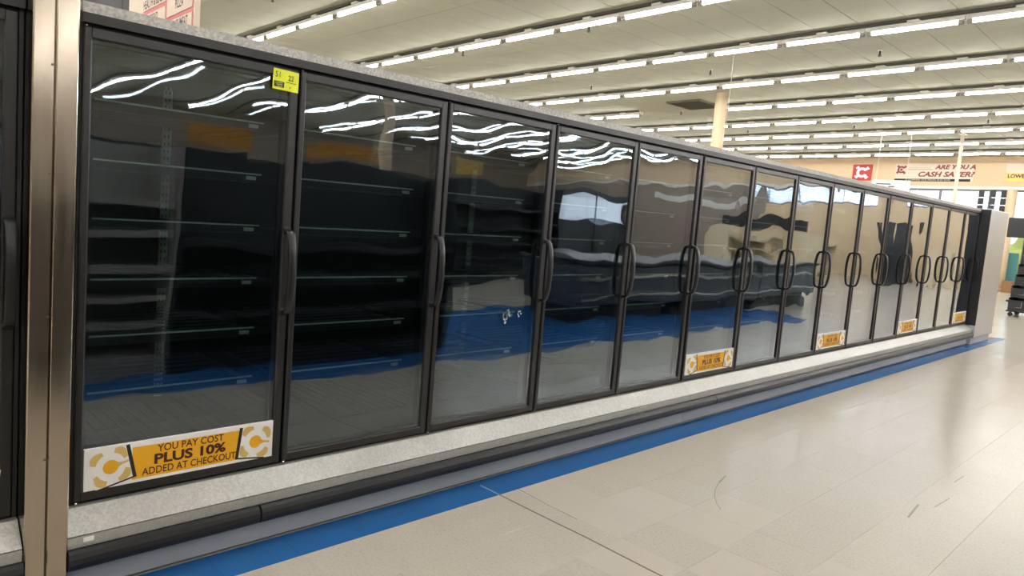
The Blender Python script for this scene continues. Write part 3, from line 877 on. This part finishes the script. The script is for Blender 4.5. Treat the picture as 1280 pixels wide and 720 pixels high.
put_text(q, 'LOWEST', .17, lambda u, v: (-.77+u, -.032, -.12+v), M_maroon, bold=.006, fit=.62); q.build('lower_board', t)
# small hanging sign above the far freezers
t = thing('hanging_sign', 'small white hanging sign seen over the freezer tops below the banner', 'sign', (-4.30, 22.6, 2.75), .35)
q = MB(); q.box(-.50, .42, -.16, .16, 0, .42, M_paper, .01); q.build('sign_box', t)
q = MB()
for a in ((-.40, -.05, .29, .32), (-.40, -.20, .22, .25), (-.10, .05, .22, .25)): q.box(a[0], a[1], -.163, -.1605, a[2], a[3], M_rail)
q.build('printed_lines', t)
for x in (-.4, .32):
    q = MB(); q.cyl((x, 0, .42), (x, 0, 1.85), .006, M_white, n=5); q.build('hanger', t)
# dark stacked squares hung in the window
for k, x in enumerate((-3.66, -3.34, -3.04)):
    t = thing('window_strip', 'dark strip of squares hung in front window, %s of three' % ('leftmost', 'middle one', 'rightmost')[k], 'window decoration', (x, Y1-.12, 0), 0, 'dark strips in the front window')
    for j in range(9):
        q = MB(); q.box(-.08, .08, -.01, .01, 1.2+j*.25, 1.42+j*.25, M_darkmull); q.build('square', t)
    q = MB(); q.cyl((0, 0, 1.2), (0, 0, 3.40), .005, M_darkmull, n=5); q.box(-.06, .06, -.02, .118, 3.40, 3.44, M_darkmull); q.build('cord', t)

# black wire rack at right edge
t = thing('basket_rack', 'black wheeled rack of stacked baskets at the right edge', 'rack', (-.15, 18.75, 0))
for (x, y) in ((-.45, -.35), (.45, -.35), (-.45, .35), (.45, .35)):
    q = MB(); q.cyl((x, y-.012, .045), (x, y+.012, .045), .045, M_gasket, n=12); q.box(x-.02, x+.02, y-.02, y+.02, .05, .12, M_rack); q.build('caster', t)
q = MB(); q.box(-.52, .52, -.42, .42, .10, .13, M_rack); q.build('base', t)
tiers = [(.135, .40, .50), (.41, .66, .48), (.67, .90, .44), (.91, 1.12, .42), (1.13, 1.40, .36)]
for k, (z0, z1, hw) in enumerate(tiers):
    q = MB()
    q.box(-hw, hw, -.40, .40, z0, z0+.015, M_rack)
    q.box(-hw, -hw+.015, -.40, .40, z0+.015, z1, M_rack); q.box(hw-.015, hw, -.40, .40, z0+.015, z1, M_rack)
    q.box(-hw+.015, hw-.015, -.40, -.385, z0+.015, z1-.05, M_rack); q.box(-hw+.015, hw-.015, .385, .40, z0+.015, z1, M_rack)
    b = q.build('basket', t)
    for x in (-hw+.12, -.02, hw-.2):
        q = MB(); q.box(x, x+.10, -.412, -.402, z0+.06, z0+.07, M_chrome); q.box(x+.095, x+.105, -.412, -.402, z0+.07, z1-.08, M_chrome); q.build('wire_holder', b)
# pink box on the rack, monitor on post
q = MB(); q.box(-.11, .26, -.14, .14, 0, .23, M_pink, .01)
tag(q.build('display_box', loc=(-.42, 18.75, 1.401)), 'pink printed box on top of the black basket rack', 'box')
t = thing('monitor', 'black flat screen on a dark post beside the right edge', 'monitor', (-1.40, 24.0, 0))
q = MB(); q.box(-.40, .42, -.05, .0, 1.76, 2.30, M_screen, .012); q.build('screen', t)
q = MB(); q.cyl((.02, .04, .06), (.02, .04, 2.1), .055, M_screen, n=10); q.build('post', t)
q = MB(); q.cyl((.02, .04, 0), (.02, .04, .06), .25, M_screen, n=20); q.build('foot', t)
q = MB(); q.box(-.12, .12, -.2, .2, 0, .40, M_card, .008)
tag(q.build('cardboard_box', loc=(-2.50, 29.3, 0)), 'brown cardboard box on the floor beside the thick tan column', 'box')
t = thing('card_stand', 'teal display stand between the thick tan column and the black rack', 'display', (-2.55, 29.85, 0))
q = MB(); q.box(-.13, .13, -.08, .08, .1, 1.33, M_teal, .01); q.build('display_case', t)
q = MB(); q.box(-.14, .14, -.09, .09, 0, .1, M_darkmull); q.build('plinth', t)

# ================================================================ THE OTHER SIDE OF THE AISLE (seen mirrored in the doors)
def gondola(name, label, x, y0, y1, depth, h, m, mshelf, levels, cat='shelf', group=None, facing=-1):
    t = thing(name, label, cat, (x, y0, 0), 0, group)
    L = y1-y0
    q = MB(); q.box(depth-.04, depth, 0, L, .0, h, m); q.build('back_panel', t)
    q = MB(); q.box(0, depth-.04, 0, L, .0, .14, m); q.build('base', t)
    q = MB(); q.box(.0, depth-.04, -.03, 0, 0, h, m); q.build('end_upright', t)
    q = MB(); q.box(.0, depth-.04, L, L+.03, 0, h, m); q.build('end_upright', t)
    for z in levels:
        q = MB(); q.box(.03, depth-.041, .005, L-.005, z-.03, z, mshelf); q.box(.015, .03, .005, L-.005, z-.04, z+.01, M_wire if m is M_gond else mshelf); q.build('shelf', t)
    return t
gondola('shelf_unit', 'grey shelving seen mirrored at the left of the first door', 2.55, -1.6, 1.25, .5, 1.68, M_gondw, M_gondw, (.4, .62, .85, 1.08, 1.3), group='shelves mirrored in the doors')
gondola('shelf_unit', 'empty black shelving seen mirrored across the first three doors', 2.55, 1.32, 4.0, .5, 1.67, M_gond, M_gond, (.45, .75, 1.0), group='shelves mirrored in the doors')
gondola('shelf_unit', 'long black shelving farther back, mirrored in the third and fourth doors', 7.0, 5.0, 11.2, .6, 2.02, M_gond, M_gond, (.5, .85, 1.2, 1.55), group='shelves mirrored in the doors')
t = gondola('shelf_unit', 'long black shelving at the back, mirrored behind the nearest shelves', 7.0, -6.0, 4.0, .6, 2.0, M_gond, M_gond, (.5, .9, 1.3), group='shelves mirrored in the doors')
# low slate bins
for k in range(3):
    y0 = 6.9+k*2.65
    t = thing('low_bin', 'low slate merchandising bin mirrored in the middle doors, %s of three' % ('nearest', 'second', 'farthest')[k], 'bin', (3.2, y0, 0), 0, 'low bins mirrored in the doors')
    q = MB(); q.box(0, 1.0, 0, 2.6, .22, .80, M_navy, .02); q.build('tub', t)
    q = MB(); q.box(-.03, 1.03, -.02, 2.62, .801, .85, M_rack, .01); q.build('rim', t)
    q = MB(); q.box(-.012, -.001, 0, 2.6, .62, .66, M_chrome); q.build('bumper_strip', t)
    q = MB(); q.box(-.012, -.001, 0, 2.6, .34, .37, M_chrome); q.build('bumper_strip', t)
    q = MB(); q.box(.1, .9, .1, 2.5, .0, .22, M_gasket); q.build('base', t)
# cream shelving
for k, (x, y0, y1, h, dp) in enumerate(((6.4, 17.6, 20.4, 1.35, .6), (6.3, 23.6, 24.8, 1.5, .9), (8.9, 23.6, 24.8, 1.58, 1.1), (3.6, 27.5, 28.8, 1.3, .6))):
    gondola('shelf_unit', 'cream shelving mirrored in the far doors, %s of four' % ('nearest', 'second', 'third', 'farthest')[k], x, y0, y1, dp, h, M_gondc, M_gondc, (.5, .9, 1.2), group='cream shelves mirrored in the doors')
# upright cooler added so its glowing panels make a bright patch in the glass
M_glow = emit('patch_glow', (.72, .85, 1, 1), .55)
t = thing('added_glow_cooler', 'added cooler with glowing bluish panels for the bright patch mirrored in the fourth door', 'cooler', (9.0, 13.4, 0))
q = MB(); q.box(.05, .8, 0, 3.3, 0, 2.15, M_navy, .01); q.build('cabinet', t)
for k in range(2):
    q = MB(); q.box(.03, .049, .12+1.56*k, 1.60+1.56*k, 1.36, 1.98, M_glow); q.build('glow_panel', t)
    q = MB()
    for a in ((.06+1.56*k, .12+1.56*k), (1.60+1.56*k, 1.64+1.56*k)): q.box(.02, .049, a[0], a[1], .3, 2.05, M_gasket)
    q.build('door_frame', t)
q = MB(); q.box(0, .06, -2.6, 2.6, -.12, .12, M_paper)
tag(q.build('header_board', loc=(10.2, 23.2, 2.42)), 'pale board mirrored as a band high in the fifth and sixth doors', 'board')
q = MB(); q.box(-1.7, 1.7, 0, .12, -.25, .25, M_dgrey)
tag(q.build('hanging_banner', loc=(9.35, 26, 1.80)), 'dark panel mirrored as a band in the sixth to eighth doors', 'banner')
t = thing('upright_cooler', 'dark upright cooler mirrored in the twelfth door', 'cooler', (4.95, 27.0, 0))
q = MB(); q.box(0, .70, 0, 1.2, 0, 2.1, M_gond, .02); q.build('cabinet', t)
q = MB(); q.box(.08, .62, -.02, -.001, .3, 1.95, M_screen); q.build('front', t)
for k, (y0, y1, z0, z1, m) in enumerate(((9.3, 12.6, 3.25, 4.1, M_orange), (14.9, 18.6, 3.35, 4.2, M_orange), (23.2, 26.0, 3.3, 4.3, M_banyel))):
    q = MB(); q.box(0, .03, y0, y1, z0, z1, m)
    tag(q.build('wall_banner', loc=(X1-.032, 0, 0)), 'mirrored %s wall banner above the black shelves in the %s door' % (('bright orange', 'first'), ('orange', 'second'), ('pale yellow', 'third'))[k], 'banner')
column('round_column', 'tan column mirrored in the second door', 9.4, 8.1, .17, M_column, False)
